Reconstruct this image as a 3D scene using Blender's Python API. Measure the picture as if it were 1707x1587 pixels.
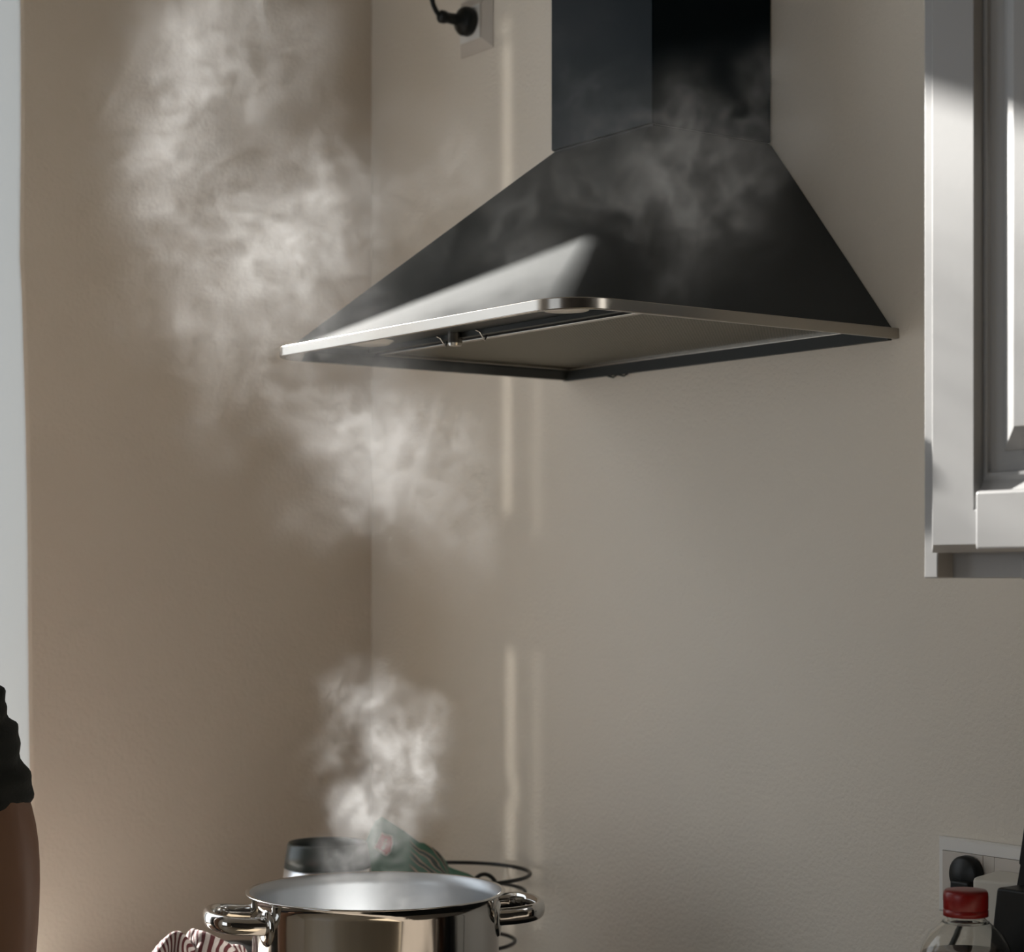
import bpy, bmesh, math, random
from mathutils import Vector, Matrix, noise
random.seed(4)
PI = math.pi
for o in list(bpy.data.objects): bpy.data.objects.remove(o)
S = bpy.context.scene
COL = S.collection

# ---------------------------------------------------------------- camera
cam_d = bpy.data.cameras.new('camera'); cam = bpy.data.objects.new('camera', cam_d); COL.objects.link(cam)
cam.location = (2.6646, -1.6924, 1.5115)
cam.rotation_euler = (PI/2, 0, .9367)
cam_d.sensor_fit = 'HORIZONTAL'; cam_d.sensor_width = 36
cam_d.lens = 3423.3/1707*36
cam_d.shift_x = 0
cam_d.shift_y = (966.6-793.5)/1707
cam_d.dof.use_dof = True; cam_d.dof.focus_distance = 2.1; cam_d.dof.aperture_fstop = 7.1
S.camera = cam

# ---------------------------------------------------------------- light
def link(o): COL.objects.link(o); return o
def aim(o, d): o.rotation_euler = Vector(d).to_track_quat('-Z', 'Y').to_euler()
W = bpy.data.worlds.new('daylight'); S.world = W; W.use_nodes = True
wb = W.node_tree.nodes['Background']; wb.inputs[0].default_value = (.86, .93, 1, 1); wb.inputs[1].default_value = 2.0
sd = bpy.data.lights.new('sun', 'SUN'); sd.energy = 28.5; sd.angle = math.radians(.9); sd.color = (1, .965, .91)
sun = link(bpy.data.objects.new('sun', sd)); aim(sun, (1, .206, -.43)); sun.location = (-4, -2, 5)
def area(name, loc, d, sx, sy, power, color=(1, 1, 1), spread=None, portal=False):
    l = bpy.data.lights.new(name, 'AREA'); l.shape = 'RECTANGLE'; l.size = sx; l.size_y = sy; l.energy = power; l.color = color
    if spread: l.spread = spread
    if portal: l.cycles.is_portal = True
    o = link(bpy.data.objects.new(name, l)); o.location = loc; aim(o, d); return o
area('stove_window_portal', (-.3, -1.36, 1.85), (1, 0, 0), 1.85, 1.57, 1, portal=True)
area('room_fill_portal', (1.2, -5.28, 1.65), (0, 1, 0), 2.2, 1.9, 1, portal=True)  # added opening behind the camera, there to give the room fill light
# added narrow-beam lamps stand in for reflected sunlight: upright slivers on the back wall
def sliver(x, z0, z1, w, power, src=(-.55, -1.9)):
    d = Vector((x-src[0], -src[1], 0)); o = area('sliver_light', (src[0], src[1], (z0+z1)/2), d, w, z1-z0, power, (1, .95, .88), math.radians(1.0)); return o
sliver(.352, 1.605, 2.262, .013, 0.00983)
sliver(.350, 2.275, 2.290, .016, 0.00024)
sliver(.360, 1.235, 1.415, .013, 0.00262)
sliver(.368, 1.20, 1.235, .013, 0.00049)
sliver(.359, 1.02, 1.20, .013, 0.00262)
sliver(.421, 1.57, 1.80, .014, 0.00115)
sliver(.421, 1.02, 1.41, .014, 0.00180)
S.view_settings.view_transform = 'Standard'; S.view_settings.look = 'None'; S.view_settings.gamma = 1
S.view_settings.use_curve_mapping = False; S.view_settings.exposure = 0
cy = S.cycles
cy.use_denoising = True; cy.use_adaptive_sampling = False; cy.max_bounces = 10; cy.diffuse_bounces = 5; cy.volume_bounces = 1; cy.glossy_bounces = 5
cy.transmission_bounces = 10; cy.transparent_max_bounces = 16; cy.sample_clamp_indirect = 6; cy.caustics_reflective = True
cy.volume_step_rate = 2.2

# ---------------------------------------------------------------- materials
def mat(name, col=(.5, .5, .5), rough=.5, metal=0, bump=None, trans=0, spec=.5, ior=1.45, coat=0, aniso=0, var=None):
    m = bpy.data.materials.new(name); m.use_nodes = True; nt = m.node_tree; b = nt.nodes['Principled BSDF']
    b.inputs['Base Color'].default_value = (*col, 1); b.inputs['Roughness'].default_value = rough; b.inputs['Metallic'].default_value = metal
    b.inputs['Transmission Weight'].default_value = trans; b.inputs['IOR'].default_value = ior
    b.inputs['Specular IOR Level'].default_value = spec; b.inputs['Coat Weight'].default_value = coat
    b.inputs['Anisotropic'].default_value = aniso
    tc = nt.nodes.new('ShaderNodeTexCoord')
    if var:      # (scale, amount) gentle colour mottling
        n = nt.nodes.new('ShaderNodeTexNoise'); n.inputs['Scale'].default_value = var[0]; n.inputs['Detail'].default_value = 5
        nt.links.new(tc.outputs['Object'], n.inputs['Vector'])
        mx = nt.nodes.new('ShaderNodeMix'); mx.data_type = 'RGBA'
        mx.inputs[6].default_value = (*[c*(1-var[1]) for c in col], 1); mx.inputs[7].default_value = (*[min(1, c*(1+var[1])) for c in col], 1)
        nt.links.new(n.outputs['Fac'], mx.inputs[0]); nt.links.new(mx.outputs[2], b.inputs['Base Color'])
    if bump:
        prev = None
        for sc, st, dist in bump:
            n = nt.nodes.new('ShaderNodeTexNoise'); n.inputs['Scale'].default_value = sc; n.inputs['Detail'].default_value = 3
            nt.links.new(tc.outputs['Object'], n.inputs['Vector'])
            bp = nt.nodes.new('ShaderNodeBump'); bp.inputs['Strength'].default_value = st; bp.inputs['Distance'].default_value = dist
            nt.links.new(n.outputs['Fac'], bp.inputs['Height'])
            if prev: nt.links.new(prev.outputs[0], bp.inputs['Normal'])
            prev = bp
        nt.links.new(prev.outputs[0], b.inputs['Normal'])
    return m
M = {}
M['paint'] = mat('beige_wall_paint', (.72, .66, .57), .75, bump=[(190, .45, .0026), (45, .25, .003)], spec=.25, var=(3, .02))
M['paint2'] = mat('beige_side_wall_paint', (.71, .63, .53), .75, bump=[(190, .28, .0025), (45, .2, .003)], spec=.25, var=(3, .02))
M['white_wall'] = mat('white_reveal_paint', (.44, .44, .42), .7, bump=[(60, .2, .002)])
M['ceil'] = mat('ceiling_paint', (.40, .37, .33), .9)
M['far'] = mat('far_wall_paint', (.26, .22, .17), .9)
M['dark_far'] = mat('dark_brown_wall_paint', (.035, .03, .024), .8)
M['floor'] = mat('oak_floor', (.44, .36, .26), .5, var=(6, .25))
M['worktop'] = mat('warm_grey_worktop', (.22, .185, .15), .5, var=(14, .15))
M['board'] = mat('white_bounce_board', (.82, .80, .76), .5)
M['cab'] = mat('white_lacquer', (.305, .305, .305), .35, bump=[(160, .04, .001)])
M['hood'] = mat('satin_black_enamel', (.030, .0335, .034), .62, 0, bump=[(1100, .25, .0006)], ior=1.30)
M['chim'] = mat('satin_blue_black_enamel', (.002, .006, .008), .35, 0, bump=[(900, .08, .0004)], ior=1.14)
M['trim'] = mat('brushed_steel_trim', (.36, .335, .30), .21, 1)
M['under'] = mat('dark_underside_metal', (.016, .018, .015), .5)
M['steel'] = mat('polished_steel', (.62, .61, .59), .09, 1)
M['steel_in'] = mat('satin_steel_inside', (.44, .45, .46), .42, 1, bump=[(220, .06, .001)])
M['water'] = mat('water', (.9, .95, .95), .05, trans=1, ior=1.33)
M['black'] = mat('black_plastic', (.007, .008, .0075), .42, ior=1.35)
M['blackgloss'] = mat('black_enamel', (.008, .008, .008), .5, ior=1.3)
M['wire'] = mat('black_coated_wire', (.012, .012, .011), .4)
M['socket'] = mat('white_socket_plastic', (.74, .72, .68), .35)
M['socket_grey'] = mat('warm_socket_plastic', (.56, .51, .45), .4)
M['adapter'] = mat('cream_plug_plastic', (.60, .57, .50), .4)
M['clear'] = mat('clear_plastic', (.95, .95, .93), .04, trans=1, ior=1.3)
M['cola'] = mat('brown_drink', (.12, .045, .015), .08, trans=.7, ior=1.34)
M['red'] = mat('red_cap_plastic', (.21, .007, .006), .32)
M['lamp'] = mat('lamp_cover', (.55, .5, .42), .25, spec=.6)
M['shirt'] = mat('black_knit', (.008, .010, .008), .9, bump=[(300, .4, .002)])
M['skin'] = mat('skin', (.15, .075, .042), .5, bump=[(160, .08, .001)], var=(12, .08))
M['hair'] = mat('dark_hair', (.02, .012, .008), .6)
M['trouser'] = mat('dark_denim', (.03, .035, .05), .9)
M['eye'] = mat('eye_white', (.7, .7, .68), .2)
M['lip'] = mat('lips', (.32, .10, .08), .5)
M['jug'] = mat('satin_steel_jug', (.80, .81, .82), .28, 1)
M['jugtop'] = mat('dark_green_grey_plastic', (.028, .036, .032), .35)

def nodes(m): return m.node_tree.nodes, m.node_tree.links
# metal filter mesh
def filter_mat():
    m = mat('aluminium_filter_mesh', (.30, .28, .23), .45, .8); N, L = nodes(m); b = N['Principled BSDF']
    tc = N.new('ShaderNodeTexCoord'); outs = []
    for ax, sc in ((0, 640), (1, 640)):
        sx = N.new('ShaderNodeSeparateXYZ'); L.new(tc.outputs['Object'], sx.inputs[0])
        mu = N.new('ShaderNodeMath'); mu.operation = 'MULTIPLY'; mu.inputs[1].default_value = sc*2; L.new(sx.outputs[ax], mu.inputs[0])
        si = N.new('ShaderNodeMath'); si.operation = 'SINE'; L.new(mu.outputs[0], si.inputs[0]); outs.append(si)
    a = N.new('ShaderNodeMath'); a.operation = 'MAXIMUM'; L.new(outs[0].outputs[0], a.inputs[0]); L.new(outs[1].outputs[0], a.inputs[1])
    r = N.new('ShaderNodeMapRange'); r.inputs[1].default_value = -.3; r.inputs[2].default_value = .9; L.new(a.outputs[0], r.inputs[0])
    mx = N.new('ShaderNodeMix'); mx.data_type = 'RGBA'; mx.inputs[6].default_value = (.015, .015, .012, 1); mx.inputs[7].default_value = (.27, .25, .20, 1)
    L.new(r.outputs[0], mx.inputs[0]); L.new(mx.outputs[2], b.inputs['Base Color'])
    bp = N.new('ShaderNodeBump'); bp.inputs['Distance'].default_value = .002; bp.inputs['Strength'].default_value = .6
    L.new(r.outputs[0], bp.inputs['Height']); L.new(bp.outputs[0], b.inputs['Normal']); return m
M['filter'] = filter_mat()
# striped towel, packet: driven by UV
def towel_mat():
    m = mat('striped_cotton', (.6, .55, .5), .95, bump=[(500, .5, .001)]); N, L = nodes(m); b = N['Principled BSDF']
    uv = N.new('ShaderNodeTexCoord'); sx = N.new('ShaderNodeSeparateXYZ'); L.new(uv.outputs['UV'], sx.inputs[0])
    mu = N.new('ShaderNodeMath'); mu.operation = 'MULTIPLY'; mu.inputs[1].default_value = 46; L.new(sx.outputs[0], mu.inputs[0])
    fr = N.new('ShaderNodeMath'); fr.operation = 'FRACT'; L.new(mu.outputs[0], fr.inputs[0])
    gt = N.new('ShaderNodeMath'); gt.operation = 'GREATER_THAN'; gt.inputs[1].default_value = .52; L.new(fr.outputs[0], gt.inputs[0])
    # a red band crossing the stripes along one border
    g2 = N.new('ShaderNodeMath'); g2.operation = 'GREATER_THAN'; g2.inputs[1].default_value = .90; L.new(sx.outputs[1], g2.inputs[0])
    mx = N.new('ShaderNodeMix'); mx.data_type = 'RGBA'; mx.inputs[6].default_value = (.40, .36, .34, 1); mx.inputs[7].default_value = (.075, .018, .02, 1)
    L.new(gt.outputs[0], mx.inputs[0])
    m2 = N.new('ShaderNodeMix'); m2.data_type = 'RGBA'; m2.inputs[7].default_value = (.42, .12, .12, 1)
    L.new(g2.outputs[0], m2.inputs[0]); L.new(mx.outputs[2], m2.inputs[6]); L.new(m2.outputs[2], b.inputs['Base Color']); return m
M['towel'] = towel_mat()
def packet_mat():
    m = mat('printed_packet_foil', (.06, .16, .09), .38); N, L = nodes(m); b = N['Principled BSDF']
    uv = N.new('ShaderNodeTexCoord'); mp = N.new('ShaderNodeMapping'); mp.inputs['Location'].default_value = (-.3, .1, 0); L.new(uv.outputs['UV'], mp.inputs[0])
    w = N.new('ShaderNodeTexWave'); w.wave_type = 'BANDS'; w.bands_direction = 'DIAGONAL'; w.inputs['Scale'].default_value = 3.0; w.inputs['Distortion'].default_value = 6
    w.inputs['Detail'].default_value = 1.5; w.inputs['Detail Scale'].default_value = .9; L.new(mp.outputs[0], w.inputs[0])
    cr = N.new('ShaderNodeValToRGB'); e = cr.color_ramp.elements; e[0].position = .0; e[0].color = (.045, .15, .085, 1); e[1].position = 1; e[1].color = (.02, .05, .03, 1)
    for p, c in ((.36, (.045, .15, .085, 1)), (.42, (.34, .24, .15, 1)), (.70, (.46, .37, .28, 1)), (.77, (.16, .06, .03, 1)), (.84, (.02, .05, .03, 1))):
        q = e.new(p); q.color = c
    L.new(w.outputs['Fac'], cr.inputs[0])
    sx = N.new('ShaderNodeSeparateXYZ'); L.new(uv.outputs['UV'], sx.inputs[0])
    g = N.new('ShaderNodeMapRange'); g.inputs[1].default_value = .40; g.inputs[2].default_value = .46; L.new(sx.outputs[0], g.inputs[0])
    g3 = N.new('ShaderNodeMapRange'); g3.inputs[1].default_value = .72; g3.inputs[2].default_value = .68; L.new(sx.outputs[0], g3.inputs[0])
    gm = N.new('ShaderNodeMath'); gm.operation = 'MULTIPLY'; L.new(g.outputs[0], gm.inputs[0]); L.new(g3.outputs[0], gm.inputs[1])
    mx = N.new('ShaderNodeMix'); mx.data_type = 'RGBA'; mx.inputs[6].default_value = (.05, .16, .09, 1); L.new(gm.outputs[0], mx.inputs[0]); L.new(cr.outputs[0], mx.inputs[7])
    L.new(mx.outputs[2], b.inputs['Base Color']); return m
M['packet'] = packet_mat()
M['pk_red'] = mat('packet_red_ink', (.45, .05, .05), .4)
M['pk_cream'] = mat('packet_cream_ink', (.62, .56, .48), .4)
M['pk_gold'] = mat('packet_gold_ink', (.32, .24, .04), .4)

# ---------------------------------------------------------------- helpers
def finish(o, label, cat, group, kind):
    if label: o['label'] = label
    if cat: o['category'] = cat
    if group: o['group'] = group
    if kind: o['kind'] = kind
def obj(name, bm, m, parent=None, label=None, cat=None, group=None, kind=None, smooth=False, bevel=0, seg=2, sub=0, mats=None):
    bmesh.ops.recalc_face_normals(bm, faces=bm.faces)
    me = bpy.data.meshes.new(name); bm.to_mesh(me); bm.free()
    for x in (mats or [m]): me.materials.append(M[x])
    if smooth:
        for p in me.polygons: p.use_smooth = True
    o = link(bpy.data.objects.new(name, me))
    if parent:
        o.parent = parent; o.matrix_parent_inverse = Matrix.Translation(parent.location).inverted() if False else parent_inv(parent)
    if bevel:
        b = o.modifiers.new('bevel', 'BEVEL'); b.width = bevel; b.segments = seg; b.limit_method = 'ANGLE'; b.angle_limit = math.radians(35)
        if not smooth:
            for p in me.polygons: p.use_smooth = True
            b.harden_normals = True
    if sub:
        s = o.modifiers.new('sub', 'SUBSURF'); s.levels = sub; s.render_levels = sub
    finish(o, label, cat, group, kind); return o
def world_m(o):
    m = Matrix.LocRotScale(o.location, o.rotation_euler, o.scale)
    return (world_m(o.parent) @ o.matrix_parent_inverse @ m) if o.parent else m
def parent_inv(p): return world_m(p).inverted()
def thing(name, loc, label, cat, group=None):
    o = link(bpy.data.objects.new(name, None)); o.empty_display_size = .05; o.location = loc; finish(o, label, cat, group, None); return o
def BM(): return bmesh.new()
def box(bm, x0, x1, y0, y1, z0, z1, mtx=None):
    v = [bm.verts.new((x, y, z)) for x in (x0, x1) for y in (y0, y1) for z in (z0, z1)]
    if mtx is not None:
        for q in v: q.co = mtx @ q.co
    for f in ((0, 1, 3, 2), (4, 6, 7, 5), (0, 4, 5, 1), (2, 3, 7, 6), (0, 2, 6, 4), (1, 5, 7, 3)): bm.faces.new([v[i] for i in f])
    return bm
def bx(*a, mtx=None): return box(BM(), *a, mtx=mtx)
def lathe(bm, prof, c=(0, 0, 0), n=64, mtx=None, closed=False):
    rings = []
    for r, z in prof:
        if r < 1e-6: rings.append([bm.verts.new((c[0], c[1], c[2]+z))])
        else: rings.append([bm.verts.new((c[0]+r*math.cos(2*PI*i/n), c[1]+r*math.sin(2*PI*i/n), c[2]+z)) for i in range(n)])
    if mtx is not None:
        for R in rings:
            for v in R: v.co = mtx @ v.co
    pairs = list(zip(rings, rings[1:]))+([(rings[-1], rings[0])] if closed else [])
    for a, b in pairs:
        for i in range(n):
            j = (i+1) % n
            if len(a) == 1 and len(b) == 1: continue
            if len(a) == 1: bm.faces.new((a[0], b[i], b[j]))
            elif len(b) == 1: bm.faces.new((a[i], a[j], b[0]))
            else: bm.faces.new((a[i], a[j], b[j], b[i]))
    return bm
def sm(pts, k=6, closed=False):     # Catmull-Rom
    P = [Vector(p) for p in pts]; n = len(P); out = []
    rng = range(n) if closed else range(n-1)
    for i in rng:
        g = (lambda j: P[j % n]) if closed else (lambda j: P[max(0, min(n-1, j))])
        a, b, c, d = g(i-1), g(i), g(i+1), g(i+2)
        for s in range(k):
            t = s/k; out.append(.5*((2*b)+(c-a)*t+(2*a-5*b+4*c-d)*t*t+(3*b-a-3*c+d)*t**3))
    if not closed: out.append(P[-1])
    return out
def tube(bm, pts, r, n=12, closed=False, ry=None, up=None):   # r across, ry along 'up'
    P = [Vector(p) for p in pts]; m = len(P); rings = []
    upv = Vector(up) if up else None; nv = None
    for i, p in enumerate(P):
        a = P[(i-1) % m] if closed or i > 0 else p; b = P[(i+1) % m] if closed or i < m-1 else p
        t = (b-a).normalized()
        if upv is not None: nn = (upv-upv.dot(t)*t).normalized()
        else:
            if nv is None: nv = Vector((0, 0, 1)) if abs(t.z) < .9 else Vector((1, 0, 0))
            nn = (nv-nv.dot(t)*t).normalized(); nv = nn
        s = t.cross(nn); rr = r(i/(m-1)) if callable(r) else r; r2 = (ry(i/(m-1)) if callable(ry) else ry) if ry else rr
        rings.append([bm.verts.new(p+nn*r2*math.sin(2*PI*k/n)+s*rr*math.cos(2*PI*k/n)) for k in range(n)])
    for i in range(m if closed else m-1):
        A, B = rings[i], rings[(i+1) % m]
        off = 0
        if closed and i == m-1:
            off = min(range(n), key=lambda k: (A[0].co-B[k].co).length)
        for k in range(n): bm.faces.new((A[k], A[(k+1) % n], B[(k+1+off) % n], B[(k+off) % n]))
    if not closed:
        bm.faces.new(rings[0]); bm.faces.new(rings[-1])
    return bm
def prism(bm, poly, z0, z1, mtx=None):
    a = [bm.verts.new((x, y, z0)) for x, y in poly]; b = [bm.verts.new((x, y, z1)) for x, y in poly]
    if mtx is not None:
        for v in a+b: v.co = mtx @ v.co
    n = len(poly); bm.faces.new(a); bm.faces.new(b)
    for i in range(n): bm.faces.new((a[i], a[(i+1) % n], b[(i+1) % n], b[i]))
    return bm

# ---------------------------------------------------------------- room
WX, WY0, WY1, WZ0, WZ1 = -.34, -2.15, -.565, .93, 2.779     # window opening in the left wall
b = bx(-.4, 4.6, 0, .2, 0, 2.95); obj('wall_back', b, 'paint', kind='structure')
# left wall with its window opening; the edge beside the stove is slightly uneven plaster
b = BM()
prof = [(.0, -.545), (1.15, -.552), (1.45, -.5585), (1.75, -.562), (1.90, -.5655), (1.935, -.5685), (2.1, -.5685), (2.4, -.571), (2.95, -.573)]
zs = [i*.05 for i in range(60)]; 
def edge_y(z):
    for (a, ya), (c, yc) in zip(prof, prof[1:]):
        if a <= z <= c: return ya+(yc-ya)*(z-a)/(c-a)
    return prof[-1][1]
rows = []
for z in zs:
    e = edge_y(z)+.0012*math.sin(z*9)
    rows.append([b.verts.new(p) for p in ((0, 0, z), (0, e+.006, z), (-.002, e+.001, z), (-.008, e, z), (-.4, e-.004, z), (-.4, 0, z))])
for A, B_ in zip(rows, rows[1:]):
    for i in range(6): b.faces.new((A[i], A[(i+1) % 6], B_[(i+1) % 6], B_[i]))
b.faces.new(rows[0]); b.faces.new(rows[-1])
lw = obj('wall_left', b, 'paint2', kind='structure', mats=['paint2', 'white_wall'])
for p in lw.data.polygons:
    if abs(p.normal.y) > .8 and p.center.y < -.3: p.material_index = 1
box_ = BM(); box(box_, -.4, 0, WY0, -.573, 0, WZ0-.03); box(box_, -.4, 0, WY0, -.573, WZ1, 2.95); box(box_, -.4, 0, -5.4, WY0, 0, 2.95)
obj('wall_left', box_, 'paint2', kind='structure')
b = BM(); box(b, .0-.4, .1, -5.4, -5.2, 0, 2.95); box(b, 2.3, 4.6, -5.4, -5.2, 0, 2.95); box(b, .1, 2.3, -5.4, -5.2, 0, .7); box(b, .1, 2.3, -5.4, -5.2, 2.6, 2.95)
obj('wall_front', b, 'far', kind='structure')
obj('wall_right', bx(4.4, 4.6, -5.2, 0, 0, 2.95), 'dark_far', kind='structure')
obj('floor', bx(-.4, 4.6, -5.4, .2, -.1, 0), 'floor', kind='structure')
obj('ceiling', bx(-.4, 4.6, -5.4, .2, 2.95, 3.05), 'ceil', kind='structure')
# window casing of the stove window, well outside the frame, and its sill board
b = BM(); t = .05
box(b, -.40, -.345, WY0, WY0+t, WZ0, WZ1); box(b, -.40, -.345, WY0, -.573, WZ1-t, WZ1); box(b, -.40, -.345, WY0, -.573, WZ0-.03, WZ0+.02); box(b, -.40, -.345, -.644, -.573, WZ0, WZ1)
obj('window_1', b, 'cab', kind='structure')
b = BM()
for x0, x1, z0, z1 in ((.1, 2.3, .7, .75), (.1, 2.3, 2.55, 2.6), (.1, .16, .75, 2.55), (2.24, 2.3, .75, 2.55), (1.17, 1.23, .75, 2.55)): box(b, x0, x1, -5.33, -5.28, z0, z1)
obj('fill_window', b, 'cab', kind='structure')  # unseen window added around the fill opening

# ---------------------------------------------------------------- base units and worktop (just below the frame)
CT = .92
obj('worktop', bx(.002, 1.95, -.65, -.002, .88, CT), 'worktop', bevel=.003, label='long wooden worktop along the back wall under the hood and pot', cat='worktop')
for i in range(3):
    x0 = .003+i*.649; x1 = x0+.647
    t_ = thing('base_cabinet', (x0+.32, -.3, 0), 'white base cabinet under the worktop, '+['nearest the corner', 'middle one, below the stove', 'furthest from the corner'][i], 'cabinet', 'base cabinets under the worktop')
    obj('body', bx(x0, x1, -.575, -.01, .10, .879), 'cab', t_)
    obj('plinth', bx(x0, x1, -.52, -.05, .001, .10), 'black', t_)
    d = obj('door', bx(x0+.003, x1-.003, -.597, -.5755, .105, .876), 'cab', t_, bevel=.003)
    obj('handle', tube(BM(), [(x1-.06, -.597, .62), (x1-.06, -.625, .63), (x1-.06, -.625, .77), (x1-.06, -.597, .78)], .005), 'steel', d, smooth=True)
bd = obj('bounce_board', bx(.03, .37, -.648, -.36, CT+.0005, CT+.016), 'board', bevel=.004, label='white bounce board added out of view at the corner end of the worktop', cat='bounce board')  # added reflector, bounces sun onto the lower left wall
# hob
hb = thing('gas_hob', (.79, -.31, CT), 'black gas hob set in the worktop beneath the hood', 'hob')
obj('glass_plate', bx(.50, 1.09, -.575, -.06, CT+.0005, CT+.008), 'blackgloss', hb, bevel=.002)
for (x, y) in ((.78, -.49), (.66, -.20), (.98, -.20)):
    obj('burner', lathe(BM(), [(0, .008), (.04, .008), (.04, .02), (.034, .026), (0, .026)], (x, y, CT), 32), 'black', hb, smooth=False)
    for k in range(4):
        a = k*PI/2+PI/4; ca, sa = math.cos(a), math.sin(a)
        mt = Matrix.Translation((x, y, CT)) @ Matrix.Rotation(a, 4, 'Z')
        g = BM(); box(g, .045, .095, -.004, .004, .008, .036, mt); obj('pan_support', g, 'black', hb)

# ---------------------------------------------------------------- hood
HX, HD, HW, HZ = .489, .4657, .60, 1.79
def rrect(x0, x1, y0, y1, r, n=10):   # rounded at the two front corners (y0 side)
    P = [(x1, y1), (x0, y1)]
    for k in range(n+1):
        a = PI+PI/2*k/n; P.append((x0+r+r*math.cos(a), y0+r+r*math.sin(a)))
    for k in range(n+1):
        a = 1.5*PI+PI/2*k/n; P.append((x1-r+r*math.cos(a), y0+r+r*math.sin(a)))
    return P
hood = thing('cooker_hood', (.789, -.12, HZ), 'dark steel chimney cooker hood on the back wall with a bright sunlit lower front', 'cooker hood')
cx0, cx1, cd, cz = .694, .884, .185, 2.028
# canopy: loft from the lip to the foot of the chimney, with a soft concave flare just above the lip
prof = [(0, 0, .048), (.03, .028, .047), (.30, .30, .036), (.60, .60, .025), (.88, .88, .014), (.97, .968, .010), (1.0, .998, .008)]
b = BM(); rings = []
y1 = -.0015
for s, h, r in prof:
    x0 = HX+.010+(cx0-HX-.010)*s; x1 = HX+HW-.010+(cx1-HX-HW+.010)*s; y0 = -HD+.010+(HD-.010-cd)*s
    rings.append([b.verts.new((x, y, HZ-.0005+(cz-HZ)*h)) for x, y in rrect(x0, x1, y0, y1, r)])
for A, B_ in zip(rings, rings[1:]):
    n = len(A)
    for i in range(n): b.faces.new((A[i], A[(i+1) % n], B_[(i+1) % n], B_[i]))
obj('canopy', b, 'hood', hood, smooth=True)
cano = hood.children[0]
cano.modifiers.new('es', 'EDGE_SPLIT').split_angle = math.radians(60)
# chimney: outer sleeve with a narrow front seam
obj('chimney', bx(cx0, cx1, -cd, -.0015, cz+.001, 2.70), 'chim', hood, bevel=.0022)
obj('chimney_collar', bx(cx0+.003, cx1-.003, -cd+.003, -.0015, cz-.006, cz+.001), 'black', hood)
# steel lip
b = BM(); P = rrect(HX, HX+HW, -HD, y1, .055, 12); Pi = rrect(HX+.006, HX+HW-.006, -HD+.006, y1-.006, .050, 12); Ph = rrect(HX+.0125, HX+HW-.0125, -HD+.0125, y1-.006, .046, 12)
lo = [b.verts.new((x, y, HZ-.012)) for x, y in P]; hi = [b.verts.new((x, y, HZ)) for x, y in P]
li = [b.verts.new((x, y, HZ-.012)) for x, y in Pi]; hi_i = [b.verts.new((x, y, HZ)) for x, y in Ph]
n = len(P)
for i in range(1, n):
    j = (i+1) % n
    b.faces.new((lo[i], lo[j], hi[j], hi[i])); b.faces.new((li[i], li[j], hi_i[j], hi_i[i])); b.faces.new((lo[i], lo[j], li[j], li[i])); b.faces.new((hi[i], hi[j], hi_i[j], hi_i[i]))
b.faces.new((lo[1], hi[1], hi_i[1], li[1])); b.faces.new((lo[0], hi[0], hi_i[0], li[0]))
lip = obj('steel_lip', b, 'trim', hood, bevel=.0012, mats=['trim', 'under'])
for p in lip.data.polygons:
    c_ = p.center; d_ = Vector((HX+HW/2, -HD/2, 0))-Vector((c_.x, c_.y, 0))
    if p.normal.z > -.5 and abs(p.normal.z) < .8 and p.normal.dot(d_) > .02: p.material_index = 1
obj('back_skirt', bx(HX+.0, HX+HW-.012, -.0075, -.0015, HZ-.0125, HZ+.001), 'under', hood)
# underside
up = HZ+.006
b = BM(); Pu = rrect(HX+.0195, HX+HW-.0195, -HD+.0245, -.0082, .05, 12)
prism(b, Pu, up, up+.003); obj('underside_panel', b, 'under', hood)
obj('grease_filter', bx(.512, 1.063, -.306, -.014, up-.002, up-.0005), 'filter', hood)
b = BM()
for x0, x1, ya, yb in ((.505, 1.070, -.316, -.307), (.505, 1.070, -.0135, -.0085), (.505, .511, -.307, -.0135), (1.064, 1.070, -.307, -.0135)): box(b, x0, x1, ya, yb, up-.006, up-.0003)
obj('filter_frame', b, 'trim', hood, bevel=.0008)
obj('front_bar', bx(.53, 1.05, -.341, -.333, up-.006, up-.0003), 'under', hood)
for x in (.60, .98):
    l = obj('lamp', lathe(BM(), [(0, -.004), (.024, -.004), (.028, -.001), (.03, 0)], (x, -.385, up-.001), 32), 'lamp', hood, smooth=True)
obj('control_knob', lathe(BM(), [(0, -.015), (.0075, -.015), (.0085, -.012), (.0085, 0)], (.722, -.345, up-.0003), 24), 'trim', hood, smooth=False)
for x in (.683, .762):
    obj('clip', tube(BM(), [(x, -.326, up-.001), (x+.003, -.334, up-.012), (x+.006, -.343, up-.003), (x+.002, -.345, up-.001)], .0011, 8), 'trim', hood)
for x in (.578, .60):
    obj('clip', tube(BM(), [(x, -.004, HZ-.012), (x+.014, -.005, HZ-.0155), (x+.022, -.005, HZ-.0125)], .0012, 8), 'under', hood)

# ---------------------------------------------------------------- wall cabinet at the right
CX0, CX1, CZ0, CZ1 = 1.4471, 1.95, 1.513, 2.5
cab = thing('wall_cabinet', (1.69, 0, CZ0), 'white wall cabinet with a raised panel door at the right, half in sunlight', 'cabinet')
obj('side_panel', bx(CX0, CX0+.0152, -.3553, -.001, CZ0, CZ1), 'cab', cab, bevel=.0012)
obj('side_panel', bx(CX1-.0155, CX1, -.3553, -.001, CZ0, CZ1), 'cab', cab)
obj('bottom_panel', bx(CX0+.0153, CX1-.016, -.336, -.001, CZ0+.0005, CZ0+.034), 'cab', cab)
obj('top_panel', bx(CX0+.016, CX1-.016, -.355, -.001, CZ1-.018, CZ1), 'cab', cab)
obj('hinge_block', bx(1.546, 1.585, -.347, -.3362, CZ0-.001, CZ0+.016), 'cab', cab, bevel=.001)
dr = None
DX0, DX1, DZ0, DZ1, DY = 1.4640, 1.945, 1.5346, 2.49, -.375
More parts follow.
